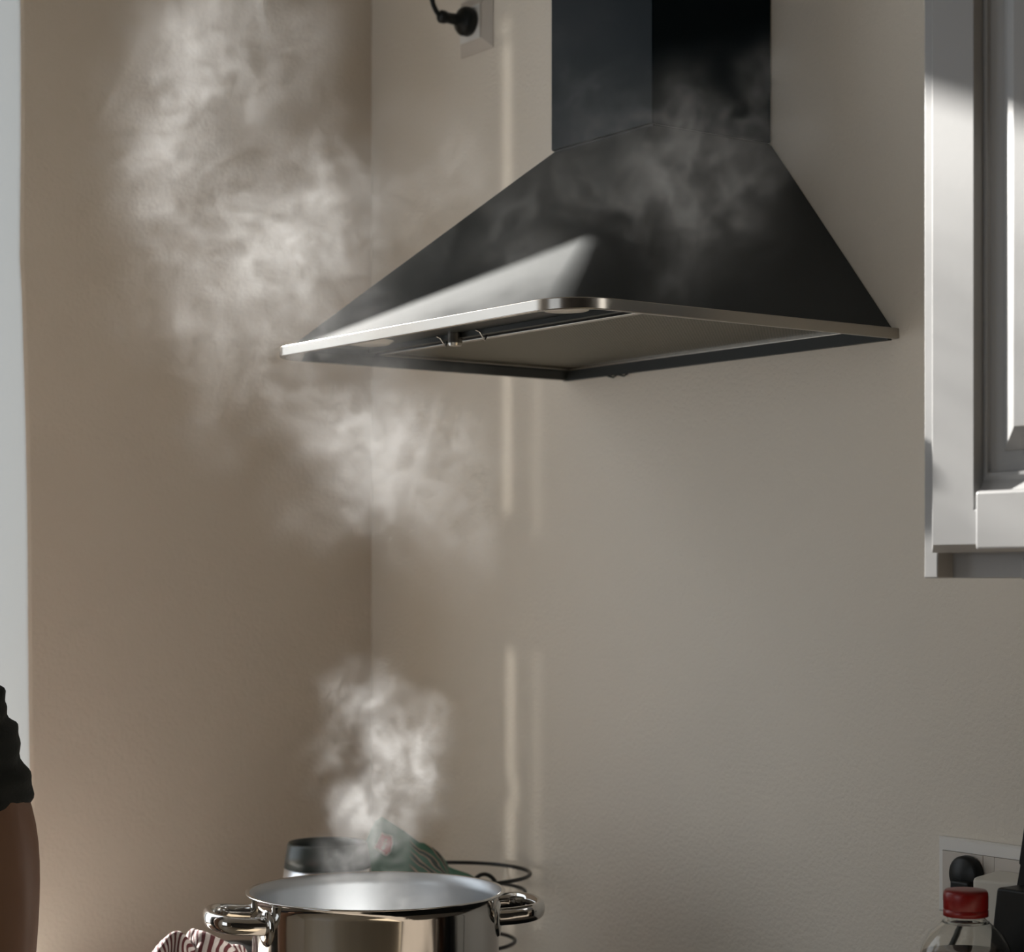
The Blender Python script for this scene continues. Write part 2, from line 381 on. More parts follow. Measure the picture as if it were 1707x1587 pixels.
def frame_door():
    b = BM()
    # nested rectangles (inset x, y depth behind the front face)
    R = [(.0, -.0198), (.0, -.011), (.0095, -.0015), (.0105, .0), (.055, .0), (.0565, -.0105), (.0600, -.0085), (.0625, -.0085), (.0635, -.0115), (.079, -.0115), (.0795, -.0095), (.096, -.0015), (.097, -.0005)]
    rings = []
    for ins, dep in R:
        rings.append([b.verts.new((x, DY-dep, z)) for x, z in ((DX0+ins, DZ0+ins*(.62 if ins < .056 else 1.05)), (DX1-ins, DZ0+ins*(.62 if ins < .056 else 1.05)), (DX1-ins, DZ1-ins), (DX0+ins, DZ1-ins))])
    for A, B_ in zip(rings, rings[1:]):
        for i in range(4): b.faces.new((A[i], A[(i+1) % 4], B_[(i+1) % 4], B_[i]))
    b.faces.new(rings[-1]); b.faces.new(rings[0]); return b
dr = obj('door', frame_door(), 'cab', cab)
# the bottom rail is a separate, slightly prouder board butting against the stile
b = BM(); box(b, 1.5242, DX1-.052, DY-.0045, DY+.006, DZ0+.0012, 1.5851)
obj('bottom_rail', b, 'cab', dr, bevel=.0032, seg=3)

# ---------------------------------------------------------------- sockets
def bevel_plate(bm, x0, x1, z0, z1, ins, dep, y=0.0):
    A = [bm.verts.new((x, y-.0005, z)) for x, z in ((x0, z0), (x1, z0), (x1, z1), (x0, z1))]
    B_ = [bm.verts.new((x, y-dep, z)) for x, z in ((x0+ins, z0+ins), (x1-ins, z0+ins), (x1-ins, z1-ins), (x0+ins, z1-ins))]
    for i in range(4): bm.faces.new((A[i], A[(i+1) % 4], B_[(i+1) % 4], B_[i]))
    bm.faces.new(B_); bm.faces.new(A); return bm
so = thing('wall_socket', (.28, 0, 2.30), 'single wall socket high on the wall left of the hood chimney', 'socket')
obj('frame', bevel_plate(BM(), .2395, .3205, 2.2605, 2.3415, .0155, .0115), 'socket_grey', so, bevel=.0012)
obj('insert', bx(.2555, .3045, -.0135, -.0116, 2.2765, 2.3255), 'socket', so, bevel=.0008)
RY = Matrix.Rotation(PI/2, 4, 'X')     # lathe axis z -> -y
pl = thing('power_plug', (.281, -.014, 2.303), 'black round plug and cable in the upper wall socket', 'plug')
mt = Matrix.Translation((.281, -.0138, 2.303)) @ RY
obj('plug_body', lathe(BM(), [(0, 0), (.019, 0), (.0205, .003), (.0205, .011), (.017, .016), (.0085, .02), (.0075, .035), (.0078, .042), (.009, .043), (.009, .050), (.006, .053), (0, .053)], n=40, mtx=mt), 'black', pl, smooth=True)
obj('cable', tube(BM(), sm([(.281, -.064, 2.303), (.281, -.071, 2.309), (.280, -.077, 2.322), (.279, -.079, 2.345), (.283, -.070, 2.42), (.30, -.045, 2.55), (.31, -.03, 2.75)]), .0036, 10), 'black', pl, smooth=True)

so2 = thing('double_wall_socket', (1.23, 0, 1.195), 'white double wall socket low on the wall at the right, above the bottle', 'socket')
sx0, sx1, sz0, sz1 = 1.151, 1.303, 1.154, 1.2350
b = BM()
def frame_ring(bm, x0, x1, z0, z1, l, t, bo, y0, y1):
    O = [(x0, z0), (x1, z0), (x1, z1), (x0, z1)]; I = [(x0+l, z0+bo), (x1-l, z0+bo), (x1-l, z1-t), (x0+l, z1-t)]
    ch = .0022
    F = [bm.verts.new((x+(ch if x == x0 else -ch), y1, z+(ch if z == z0 else -ch))) for x, z in O]; Bk = [bm.verts.new((x, y0, z)) for x, z in O]
    M1 = [bm.verts.new((x, y1+ch, z)) for x, z in O]
    G = [bm.verts.new((x, y1, z)) for x, z in I]; H = [bm.verts.new((x, y0, z)) for x, z in I]
    for i in range(4):
        j = (i+1) % 4
        for q in ((F[i], F[j], G[j], G[i]), (G[i], G[j], H[j], H[i]), (H[i], H[j], Bk[j], Bk[i]), (Bk[i], Bk[j], M1[j], M1[i]), (M1[i], M1[j], F[j], F[i])): bm.faces.new(q)
frame_ring(b, sx0, sx1, sz0, sz1, .0065, .014, .012, -.0005, -.0085)
obj('frame', b, 'socket', so2)
for k in range(2):
    x0 = sx0+.0070+k*.0715
    obj('socket_insert', bx(x0, x0+.056, -.0095, -.0008, sz0+.0125, sz1-.0145), 'socket_grey', so2, bevel=.0007)
obj('divider', bx(sx0+.0635, sx0+.0780, -.0090, -.0008, sz0+.0125, sz1-.0145), 'socket_grey', so2)
p2 = thing('power_plug', (1.197, -.01, 1.198), 'black round plug in the left outlet of the double wall socket', 'plug')
mt = Matrix.Translation((1.1965, -.0098, 1.199)) @ RY
obj('plug_body', lathe(BM(), [(0, 0), (.0195, 0), (.0205, .003), (.0200, .010), (.0170, .013), (0, .014)], n=40, mtx=mt), 'black', p2, smooth=True)
obj('cable_guard', bx(1.187, 1.213, -.031, -.012, 1.150, 1.194), 'black', p2, bevel=.003)
obj('cable', tube(BM(), sm([(1.198, -.022, 1.16), (1.19, -.028, 1.13), (1.172, -.04, 1.09), (1.155, -.065, 1.05), (1.15, -.10, .98), (1.17, -.12, .925), (1.30, -.09, .925)]), .0036, 10), 'black', p2, smooth=True)
# cream angled plug reaching out of the right outlet, carrying a dark adapter
ad = thing('plug_adapter', (1.27, -.02, 1.19), 'cream angular plug adapter beside the black plug, behind the red bottle cap', 'adapter')
b = prism(BM(), [(1.236, -.0098), (1.228, -.040), (1.234, -.047), (1.262, -.043), (1.296, -.030), (1.296, -.0098)], 1.120, 1.2085)
for v in b.verts:
    if v.co.z > 1.2: v.co.z = 1.2085-.010*max(0, (-v.co.y-.0098)/.05)
obj('adapter_body', b, 'adapter', ad, bevel=.003)

# ---------------------------------------------------------------- black appliance at the right edge of the frame
ap = thing('black_appliance', (1.40, -.10, CT), 'black angular appliance standing on the worktop at the right edge of the photo', 'appliance')
def slab(bm, pts, y0, y1):
    a = [bm.verts.new((x, y0, z)) for x, z in pts]; c = [bm.verts.new((x, y1, z)) for x, z in pts]
    bm.faces.new(a); bm.faces.new(c); n = len(pts)
    for i in range(n): bm.faces.new((a[i], a[(i+1) % n], c[(i+1) % n], c[i]))
    return bm
obj('upright_body', slab(BM(), [(1.310, CT), (1.350, 1.157), (1.3672, 1.238), (1.3655, 1.2395), (1.373, 1.282), (1.398, 1.40), (1.50, 1.40), (1.50, CT)], -.134, -.045), 'blackgloss', ap, bevel=.002)
obj('front_housing', slab(BM(), [(1.330, CT), (1.3568, 1.157), (1.3656, 1.2195), (1.50, 1.2200), (1.50, CT)], -.166, -.136), 'black', ap, bevel=.003)

# ---------------------------------------------------------------- bottle with a red cap
bt = thing('soft_drink_bottle', (1.385, -.317, CT), 'clear plastic soft drink bottle with a red screw cap at lower right', 'bottle')
c = (1.3827, -.2286, CT); bt.location = c
outer = [(0, .004), (.018, .002), (.034, .001), (.040, .006), (.043, .02), (.044, .06), (.0415, .09), (.044, .12), (.0448, .200), (.0438, .235), (.0402, .253), (.034, .264), (.026, .2715), (.0200, .2765), (.0175, .2790), (.0172, .2805), (.0202, .2815), (.0202, .2832), (.0166, .2845), (.0160, .2995)]
inner = [(r-.0009 if r > .001 else 0, z+.0008 if i < 5 else z) for i, (r, z) in enumerate(outer)]
obj('bottle_body', lathe(BM(), outer+inner[::-1][:-1]+[(0, .006)], c, 64), 'clear', bt, smooth=True)
obj('drink', lathe(BM(), [(0, .0075), (.033, .0075), (.0415, .02), (.0425, .06), (.0400, .09), (.0425, .12), (.0434, .200), (.0425, .232), (.0402, .2465), (0, .2465)], c, 64), 'cola', bt, smooth=True)
b = BM(); prof = [(.0180, .2800), (.0206, .2805), (.0206, .2858), (.0200, .2863), (.0200, .2870), (.0205, .2875), (.0206, .2990), (.0202, .3022), (.0188, .3042), (.0100, .3048), (0, .3048)]
prof = [(r, z+.0005) for r, z in prof]
lathe(b, prof, c, 96)
for v in b.verts:
    rr = math.hypot(v.co.x-c[0], v.co.y-c[1]); zz = v.co.z-CT
    if .2875 < zz < .302 and rr > .018:
        a = math.atan2(v.co.y-c[1], v.co.x-c[0]); k = 1-.016*(int(round(a/(2*PI)*96)) % 2); v.co.x = c[0]+(v.co.x-c[0])*k; v.co.y = c[1]+(v.co.y-c[1])*k
obj('cap', b, 'red', bt, smooth=True, label='red screw cap')
obj('neck_ring', lathe(BM(), [(.0172, .2735), (.0215, .2745), (.0215, .2760), (.0172, .2770)], c, 64, closed=True), 'clear', bt, smooth=True)

# ---------------------------------------------------------------- stock pot
PC = Vector((.780, -.490, 0)); RZ = 1.1735; PB = CT+.037
pot = thing('cooking_pot', (PC.x, PC.y, PB), 'large polished steel cooking pot steaming on the hob', 'pot')
R0 = .1335
prof = [(0, PB), (.118, PB), (.128, PB+.003), (.1325, PB+.010), (R0, PB+.02), (R0, RZ-.012), (R0+.0008, RZ-.007), (R0+.0035, RZ-.0022), (R0+.0066, RZ-.0002), (R0+.0072, RZ+.0008), (R0+.0064, RZ+.0016)]
obj('pot_wall', lathe(BM(), prof+[(R0+.003, RZ+.0012)], (PC.x, PC.y, 0), 128), 'steel', pot, smooth=True)
prof = [(R0+.003, RZ+.0012), (R0-.0012, RZ-.0025), (R0-.0022, RZ-.012), (R0-.0022, PB+.02), (.120, PB+.006), (0, PB+.005)]
obj('pot_inside', lathe(BM(), prof, (PC.x, PC.y, 0), 128), 'steel_in', pot, smooth=True)
obj('boiling_water', lathe(BM(), [(0, RZ-.075), (R0-.0026, RZ-.075), (R0-.0026, RZ-.077), (0, RZ-.077)], (PC.x, PC.y, 0), 96), 'water', pot)
ax = math.radians(68.2)     # direction of the far handle in plan
def handle(sgn):
    a = ax+(PI if sgn < 0 else 0); d = Vector((math.cos(a), math.sin(a), 0)); s = Vector((-d.y, d.x, 0)); zc = 1.1475
    h = obj('handle', tube(BM(), sm([PC+d*(R0*math.cos(math.asin(.046/R0)))+s*.046+Vector((0, 0, zc)), PC+d*(R0+.012)+s*.0475+Vector((0, 0, zc+.001)), PC+d*(R0+.032)+s*.044+Vector((0, 0, zc+.003)), PC+d*(R0+.044)+s*.026+Vector((0, 0, zc+.004)),
        PC+d*(R0+.047)+Vector((0, 0, zc+.0045)), PC+d*(R0+.044)-s*.026+Vector((0, 0, zc+.004)), PC+d*(R0+.032)-s*.044+Vector((0, 0, zc+.003)), PC+d*(R0+.012)-s*.0475+Vector((0, 0, zc+.001)), PC+d*(R0*math.cos(math.asin(.046/R0)))-s*.046+Vector((0, 0, zc))], 8), .0058, 18, ry=.0095, up=(0, 0, 1)), 'steel', pot, smooth=True)
    for q in (-1, 1):
        e = PC+d*(R0*math.cos(math.asin(.046/R0)))+s*.046*q+Vector((0, 0, zc-.002))
        nrm = Vector((e.x-PC.x, e.y-PC.y, 0)).normalized()
        mt = Matrix.Translation(e-nrm*.001) @ nrm.to_track_quat('Z', 'Y').to_matrix().to_4x4() @ Matrix.Diagonal((1.0, 1.35, 1, 1))
        obj('mounting_plate', lathe(BM(), [(0, .004), (.010, .004), (.0135, .003), (.015, 0)], n=32, mtx=mt), 'steel', h, smooth=True)
for q in (1, -1): handle(q)

# ---------------------------------------------------------------- pale jug with dark rim behind the pot
JC = (.428, -.338, CT)
jg = thing('tapered_jug', JC, 'pale tapered jug with a dark open rim behind the steaming pot', 'jug')
obj('jug_body', lathe(BM(), [(0, .002), (.066, .002), (.069, .008), (.0665, .10), (.0595, .185), (.0545, .2285), (.0525, .2285), (.058, .185), (.064, .10), (.066, .012), (0, .010)], JC, 64), 'jug', jg, smooth=True)
obj('rim_band', lathe(BM(), [(.0552, .2280), (.0525, .2455), (.0508, .2560), (.0490, .2595), (.0470, .2585), (.0465, .250), (.0515, .2286)], JC, 64, closed=True), 'jugtop', jg, smooth=True, label='dark grey-green rim band')
a = math.radians(200)
obj('grip', tube(BM(), sm([(JC[0]+.055*math.cos(a), JC[1]+.055*math.sin(a), CT+.20), (JC[0]+.085*math.cos(a), JC[1]+.085*math.sin(a), CT+.195), (JC[0]+.095*math.cos(a), JC[1]+.095*math.sin(a), CT+.13), (JC[0]+.085*math.cos(a), JC[1]+.085*math.sin(a), CT+.06), (JC[0]+.063*math.cos(a), JC[1]+.063*math.sin(a), CT+.05)]), .006, 12), 'jugtop', jg, smooth=True)

# ---------------------------------------------------------------- wire basket
BC = Vector((.404, -.134, 0))
bs = thing('wire_fruit_basket', (BC.x, BC.y, CT), 'black wire basket of stacked rings in the corner behind the pot', 'basket')
def ring(r, z, th, dx=0): return tube(BM(), [(BC.x+dx+r*math.cos(2*PI*i/72), BC.y+r*math.sin(2*PI*i/72), z) for i in range(72)], th, 10, closed=True)
obj('top_ring', ring(.108, 1.119, .0026), 'wire', bs, smooth=True)
obj('middle_ring', ring(.1015, 1.0945, .0024), 'wire', bs, smooth=True)
obj('lower_ring', ring(.088, 1.029, .0026), 'wire', bs, smooth=True)
obj('foot_ring', ring(.062, CT+.0027, .0026), 'wire', bs, smooth=True)
for k in range(8):
    a = 2*PI*k/8+.25; ca, sa = math.cos(a), math.sin(a)
    if abs(math.cos(a-.0)) > 2: continue
    obj('upright_wire', tube(BM(), sm([(BC.x+r*ca, BC.y+r*sa, z) for r, z in ((.1075, 1.117), (.1015, 1.093), (.088, 1.029), (.066, .965), (.062, CT+.004))]), .0018, 8), 'wire', bs, smooth=True) if .5924*ca+.8056*sa < .1 else None
# upright looped handle, leaning inside the top ring
lc = Vector((.437, -.100, 1.083)); rtv = Vector((.5924, .8056, 0))
obj('loop_handle', tube(BM(), [lc+rtv*.0215*math.cos(a)+Vector((0, 0, .036*math.sin(a))) for a in [PI*i/24 for i in range(25)]], .0028, 10), 'wire', bs, smooth=True)

# ---------------------------------------------------------------- green packet in the basket
rt = Vector((.5924, .8056, 0)); upz = Vector((0, 0, 1)); fwd = Vector((-.8056, .5924, 0))
pk0 = Vector((.425, -.155, 1.140))
pk = thing('snack_packet', (pk0.x, pk0.y, 1.06), 'crumpled green foil packet with a red emblem sticking up behind the pot', 'packet')
def packet():
    b = BM(); uvl = b.loops.layers.uv.new('UVMap')
    # outline of the visible shape in its own upright plane (metres, right / up), as left-to-right stations with top and bottom
    st = [(-.118, .000, -.062), (-.104, .029, -.064), (-.0935, .052, -.064), (-.084, .0585, -.064), (-.070, .050, -.062), (-.052, .038, -.060), (-.034, .0245, -.058), (-.028, .0235, -.058), (-.016, .0165, -.056), (-.006, .0085, -.054), (.001, -.0005, -.052), (.0045, -.0075, -.050),
          (.012, -.0105, -.048), (.030, -.0170, -.044), (.042, -.0235, -.040), (.056, -.0290, -.038)]
    NV = 14; fr = []; bk = []
    for i, (x, t, bo) in enumerate(st):
        u = (x-st[0][0])/(st[-1][0]-st[0][0]); A = []; C_ = []
        for j in range(NV+1):
            v = j/NV; z = bo+(t-bo)*v
            puff = .010*math.sin(PI*min(1, max(0, v)))**.6*math.sin(PI*min(1, max(.02, u)))**.5
            wr = .0035*noise.noise(Vector((x*45, z*45, 3)))
            fold = .006*math.sin((x+.5*z)*190)*max(0, min(1, (x+.040)/.03))*(1 if x < .02 else .3)
            p = pk0+rt*x+upz*z-fwd*(puff+wr+fold); q = pk0+rt*x+upz*z+fwd*(puff*.7-wr)
            A.append((b.verts.new(p), (u, v))); C_.append((b.verts.new(q), (u, v)))
        fr.append(A); bk.append(C_)
    def quad(*vs):
        f = b.faces.new([v[0] for v in vs])
        for l, v in zip(f.loops, vs): l[uvl].uv = v[1]
    for i in range(len(st)-1):
        for j in range(NV):
            quad(fr[i][j], fr[i+1][j], fr[i+1][j+1], fr[i][j+1]); quad(bk[i][j], bk[i][j+1], bk[i+1][j+1], bk[i+1][j])
        quad(fr[i][NV], fr[i+1][NV], bk[i+1][NV], bk[i][NV]); quad(fr[i][0], bk[i][0], bk[i+1][0], fr[i+1][0])
    for i in (0, len(st)-1):
        for j in range(NV): quad(fr[i][j], fr[i][j+1], bk[i][j+1], bk[i][j])
    return b
obj('packet_body', packet(), 'packet', pk, smooth=True)
def decal(name, poly, m, off, parent, holes=None):
    b = BM(); a = [b.verts.new(pk0+rt*x+upz*z-fwd*(.0130+off)) for x, z in poly]; c_ = [b.verts.new(pk0+rt*x+upz*z-fwd*(.0118+off)) for x, z in poly]
    b.faces.new(a); b.faces.new(c_); n = len(poly)
    for i in range(n): b.faces.new((a[i], a[(i+1) % n], c_[(i+1) % n], c_[i]))
    return obj(name, b, m, parent)
def px2(u, v): return ((u-742.2)*.000789, (1435-v)*.000789)     # emblem outline, measured on the packet face
em = decal('emblem', [px2(*p) for p in ((624, 1411), (637, 1385), (642, 1388), (655, 1391), (656, 1404), (652, 1419), (644, 1425), (640, 1423))], 'pk_cream', -.0003, pk)
decal('emblem_panel', [px2(*p) for p in ((627, 1409.5), (637.5, 1388), (642, 1390.5), (653, 1393), (654, 1404), (650, 1418), (643.5, 1422.5))], 'pk_red', .0004, em)
# pale lettering strokes running up the red panel
b = BM(); mtl = Matrix(((rt.x, upz.x, -fwd.x, 0), (rt.y, upz.y, -fwd.y, 0), (rt.z, upz.z, -fwd.z, 0), (0, 0, 0, 1)))
for (u0, v0, u1, v1) in ((637.5, 1412, 640, 1413.5), (637.5, 1412, 639.5, 1408), (640, 1413.5, 642.5, 1408), (639, 1406, 642.5, 1407.5), (640, 1403.5, 643.5, 1405), (640, 1403.5, 641, 1400.5), (643.5, 1405, 644.5, 1401.5), (641.5, 1398.5, 645, 1399.5), (642.5, 1396, 646, 1397.5)):
    A, B_ = px2(u0, v0), px2(u1, v1); tube(b, [pk0+rt*A[0]+upz*A[1]-fwd*.0136, pk0+rt*B_[0]+upz*B_[1]-fwd*.0136], .0007, 6)
obj('lettering', b, 'pk_cream', em)
b = BM(); A = [px2(*p) for p in ((629, 1412), (643, 1420))]; tube(b, [pk0+rt*p[0]+upz*p[1]-fwd*.0136 for p in A], .0004, 6); obj('emblem_line', b, 'pk_cream', em)

# ---------------------------------------------------------------- black pan and striped towel at the left
NC = Vector((.446, -.478, 0))
pan = thing('black_lidded_pan', (NC.x, NC.y, CT), 'low black lidded pan beside the steaming pot, beneath the striped towel', 'pan')
obj('pan_body', lathe(BM(), [(0, .001), (.056, .001), (.062, .008), (.063, .115), (.066, .118), (.066, .121), (0, .121)], (NC.x, NC.y, CT), 64), 'blackgloss', pan, smooth=True)
obj('lid', lathe(BM(), [(.067, .1225), (.065, .128), (.052, .138), (.03, .1465), (0, .150)], (NC.x, NC.y, CT), 64), 'blackgloss', pan, smooth=True)
def towel():
    b = BM(); uvl = b.loops.layers.uv.new('UVMap'); NX, NY = 90, 60; G = []
    ex = Vector((.50, .866, 0)).normalized(); ey = Vector((-ex.y, ex.x, 0)); o0 = Vector((.540, -.585, 0))
    for i in range(NX+1):
        row = []
        for j in range(NY+1):
            s = i/NX*2-1; t = j/NY*2-1
            x = s*.090; y = t*.046
            prof = 1.0-.30*max(0, -s-.05)**1.5-.42*max(0, s-.55)-.35*abs(t)**3
            z = CT+.006+(.172)*max(0, 1-(abs(s)**3.2)*.78)*max(0, 1-(abs(t)**3.4)*.80)*(1-.10*max(0, -s))
            f = noise.noise(Vector((s*2.2, t*2.0, 1)))*.014+noise.noise(Vector((s*5+t*2, t*5, 5)))*.007+.008*math.sin(9*s+5*t+3*noise.noise(Vector((s, t, 0))))
            e = 1-.55*max(abs(s), abs(t))**2
            p = o0+ex*(x+.012*noise.noise(Vector((s*3, t*3, 9))))+ey*(y+.012*noise.noise(Vector((s*3, t*3, 19))))
            row.append((b.verts.new((p.x, p.y, max(CT+.002, z+f*e))), ((s+.16*noise.noise(Vector((s*1.6, t*1.3, 2)))+1)/2*.8, (t+1)/2)))
        G.append(row)
    for i in range(NX):
        for j in range(NY):
            vs = (G[i][j], G[i+1][j], G[i+1][j+1], G[i][j+1]); f = b.faces.new([v[0] for v in vs])
            for l, v in zip(f.loops, vs): l[uvl].uv = v[1]
    return b
tw = obj('striped_towel', towel(), 'towel', smooth=True, label='crumpled red and white striped towel at the bottom left beside the pot handle', cat='towel')
sol = tw.modifiers.new('thick', 'SOLIDIFY'); sol.thickness = .003; sol.offset = 1

# ---------------------------------------------------------------- person at the left edge
pe = thing('person', (.40, -1.0, 0), 'person in a black top with rolled sleeve, forearm showing at the left edge', 'person')
def skin(name, V, E, Rr, m, parent, root=0, sub=2, **k):
    me = bpy.data.meshes.new(name); me.from_pydata(V, E, []); me.materials.append(M[m]); o = link(bpy.data.objects.new(name, me))
    o.parent = parent; o.matrix_parent_inverse = parent_inv(parent)
    s = o.modifiers.new('skin', 'SKIN'); s.use_smooth_shade = True; s.branch_smoothing = .5
    for i, r in enumerate(Rr):
        sv = me.skin_vertices[0].data[i]; sv.radius = r if isinstance(r, tuple) else (r, r); sv.use_root = (i == root)
    ss = o.modifiers.new('sub', 'SUBSURF'); ss.levels = sub; ss.render_levels = sub
    return o
PXc, PYc = .415, -.985
SH = (.602, -.935, 1.460); EL = (.6105, -.860, 1.250); WR = (.612, -.857, .985)
V = [(PXc, PYc, .96), (PXc, PYc, 1.12), (PXc, PYc, 1.30), (PXc, PYc, 1.43), (PXc, PYc+.01, 1.52), (PXc, PYc+.02, 1.60), (PXc, PYc+.03, 1.68), (PXc, PYc+.03, 1.76),
     (.545, -.985, 1.46), SH, (.605, -.895, 1.36), EL, (.613, -.852, 1.17), (.612, -.852, 1.09), WR, (.612, -.856, .955),
     (PXc-.14, -.985, 1.46), (PXc-.19, -.97, 1.44), (PXc-.20, -.98, 1.20), (PXc-.20, -.95, 1.06), (PXc-.20, -.93, .965),
     (PXc+.10, PYc, .90), (PXc+.10, PYc+.02, .50), (PXc+.10, PYc-.01, .11), (PXc+.10, PYc+.12, .045), (PXc-.10, PYc, .90), (PXc-.10, PYc+.02, .50), (PXc-.10, PYc-.01, .11), (PXc-.10, PYc+.12, .045)]
E_ = [(0, 1), (1, 2), (2, 3), (3, 4), (4, 5), (5, 6), (6, 7), (3, 8), (8, 9), (9, 10), (10, 11), (11, 12), (12, 13), (13, 14), (14, 15), (3, 16), (16, 17), (17, 18), (18, 19), (19, 20), (0, 21), (21, 22), (22, 23), (23, 24), (0, 25), (25, 26), (26, 27), (27, 28)]
R_ = [(.15, .11), (.135, .10), (.15, .11), (.14, .095), .055, .068, .088, .065, .06, .050, .044, .058, .048, .041, .030, .028, .06, .052, .044, .036, .028, .085, .058, .042, .042, .085, .058, .042, .042]
body = skin('body', V, E_, R_, 'skin', pe)
# shirt: torso and sleeves over the body
V2 = [(PXc, PYc, .93), (PXc, PYc, 1.12), (PXc, PYc, 1.30), (PXc, PYc, 1.42), (PXc, PYc, 1.49), (.545, -.985, 1.46), SH, (.604, -.912, 1.40), (.605, -.898, 1.355),
      (PXc-.14, -.985, 1.46), (PXc-.19, -.97, 1.44), (PXc-.20, -.98, 1.22)]
E2 = [(0, 1), (1, 2), (2, 3), (3, 4), (3, 5), (5, 6), (6, 7), (7, 8), (3, 9), (9, 10), (10, 11)]
skin('shirt', V2, E2, [(.165, .125), (.15, .115), (.165, .125), (.15, .11), .065, .07, .060, .050, .046, .07, .062, .055], 'shirt', pe)
# rolled sleeve: bunched rings of cloth above the elbow
rs = BM()
def lerp(a, b, t): return Vector(a)*(1-t)+Vector(b)*t
path = [Vector((.605, -.928, 1.455)), Vector((.606, -.912, 1.41)), Vector((.608, -.893, 1.365)), Vector((.610, -.876, 1.32)), Vector((.6105, -.864, 1.266))]
pp = sm(path, 14); nn = len(pp)
def srad(t): return .0500+.0005*t+.0036*math.sin(t*30+.5)*(1-.3*t)+.0016*math.sin(t*62)
rs2 = tube(rs, pp, lambda t: srad(t)*(1-.10*max(0, (t-.93)/.07)**2), 28)
for v in rs2.verts: v.co += Vector((noise.noise(v.co*38), noise.noise(v.co*38+Vector((5, 5, 5))), noise.noise(v.co*38+Vector((9, 1, 2)))))*.0045
obj('rolled_sleeve', rs2, 'shirt', pe, smooth=True, label='bunched black sleeve rolled up to the elbow')
skin('trousers', [(PXc, PYc, 1.0), (PXc, PYc, .92), (PXc+.10, PYc, .86), (PXc+.10, PYc+.02, .50), (PXc+.10, PYc-.01, .10), (PXc-.10, PYc, .86), (PXc-.10, PYc+.02, .50), (PXc-.10, PYc-.01, .10)],
     [(0, 1), (1, 2), (2, 3), (3, 4), (1, 5), (5, 6), (6, 7)], [(.158, .12), (.17, .13), .10, .075, .062, .10, .075, .062], 'trouser', pe)
# hands: palm and five fingers
def hand(wr, d, side, name='hand'):
    d = Vector(d).normalized(); s = Vector(side).normalized(); nrm = d.cross(s).normalized(); w = Vector(wr)
    V = [w, w+d*.035, w+d*.075]; E = [(0, 1), (1, 2)]; R = [(.024, .020), (.036, .016), (.038, .013)]
    for k, (off, ln) in enumerate(((-.029, .070), (-.010, .080), (.010, .075), (.028, .058))):
        b0 = w+d*.082+s*off; curl = .35
        pts = [b0, b0+d*ln*.42+nrm*.006, b0+d*ln*.72+nrm*.018, b0+d*ln*.92+nrm*.032]
        i0 = len(V); V += pts; E += [(2, i0), (i0, i0+1), (i0+1, i0+2), (i0+2, i0+3)]; R += [.0095, .0088, .0080, .0068]
    i0 = len(V); V += [w+d*.030-s*.034, w+d*.058-s*.052+nrm*.008, w+d*.082-s*.058+nrm*.016]; E += [(0, i0), (i0, i0+1), (i0+1, i0+2)]; R += [.013, .0105, .009]
    return skin(name, [tuple(v) for v in V], E, R, 'skin', pe)
hand((.612, -.846, .95), (0, .12, -1), (0, 1, .12)); hand((PXc-.20, -.93, .945), (0, .12, -1), (0, -1, -.12))
HC = Vector((PXc, PYc+.035, 1.69))
b = BM(); bmesh.ops.create_uvsphere(b, u_segments=32, v_segments=24, radius=1)
for v in b.verts:
    z = v.co.z; v.co = Vector((v.co.x*(.078-.012*max(0, -z)), v.co.y*(.098-.006*max(0, -z))+(.012 if z < -.3 and v.co.y > 0 else 0), z*.118))+HC
obj('head', b, 'skin', pe, smooth=True)
hd = [o for o in pe.children if o.name.startswith('head')][0]
b = BM(); bmesh.ops.create_uvsphere(b, u_segments=32, v_segments=24, radius=1)
for v in b.verts:
    z = v.co.z; back = v.co.y
    k = 1.09 if (z > .35 or back < .15) and z > -.55 else .90
    v.co = Vector((v.co.x*.078*k, v.co.y*.100*k, z*.118*(1.08 if z > 0 else 1)))+HC+Vector((0, -.004, .004))
obj('hair', b, 'hair', hd, smooth=True)
for q in (-1, 1):
    mt = Matrix.Translation(HC+Vector((q*.030, .086, .005)))
    obj('eye', lathe(BM(), [(0, -.011), (.008, -.008), (.011, 0), (.008, .008), (0, .011)], n=16, mtx=mt), 'eye', hd, smooth=True)
    b = BM(); bmesh.ops.create_uvsphere(b, u_segments=12, v_segments=8, radius=1)
    for v in b.verts: v.co = Vector((v.co.x*.008, v.co.y*.018, v.co.z*.030))+HC+Vector((q*.078, -.005, -.005))
    obj('ear', b, 'skin', hd, smooth=True)
obj('nose', tube(BM(), [HC+Vector((0, .092, .012)), HC+Vector((0, .106, -.012)), HC+Vector((0, .112, -.026)), HC+Vector((0, .098, -.034))], lambda t: .006+.007*t, 12), 'skin', hd, smooth=True)
obj('mouth', tube(BM(), sm([HC+Vector((-.022, .080, -.060)), HC+Vector((0, .094, -.061)), HC+Vector((.022, .080, -.060))]), .004, 10, ry=.005), 'lip', hd, smooth=True)
for q in (-1, 1):
    b = BM(); bmesh.ops.create_uvsphere(b, u_segments=20, v_segments=12, radius=1)
    for v in b.verts: v.co = Vector((PXc+q*.10+v.co.x*.05, PYc+.045+v.co.y*.135, .003+max(0, .045+v.co.z*.055)))
    obj('shoe', b, 'black', pe, smooth=True)

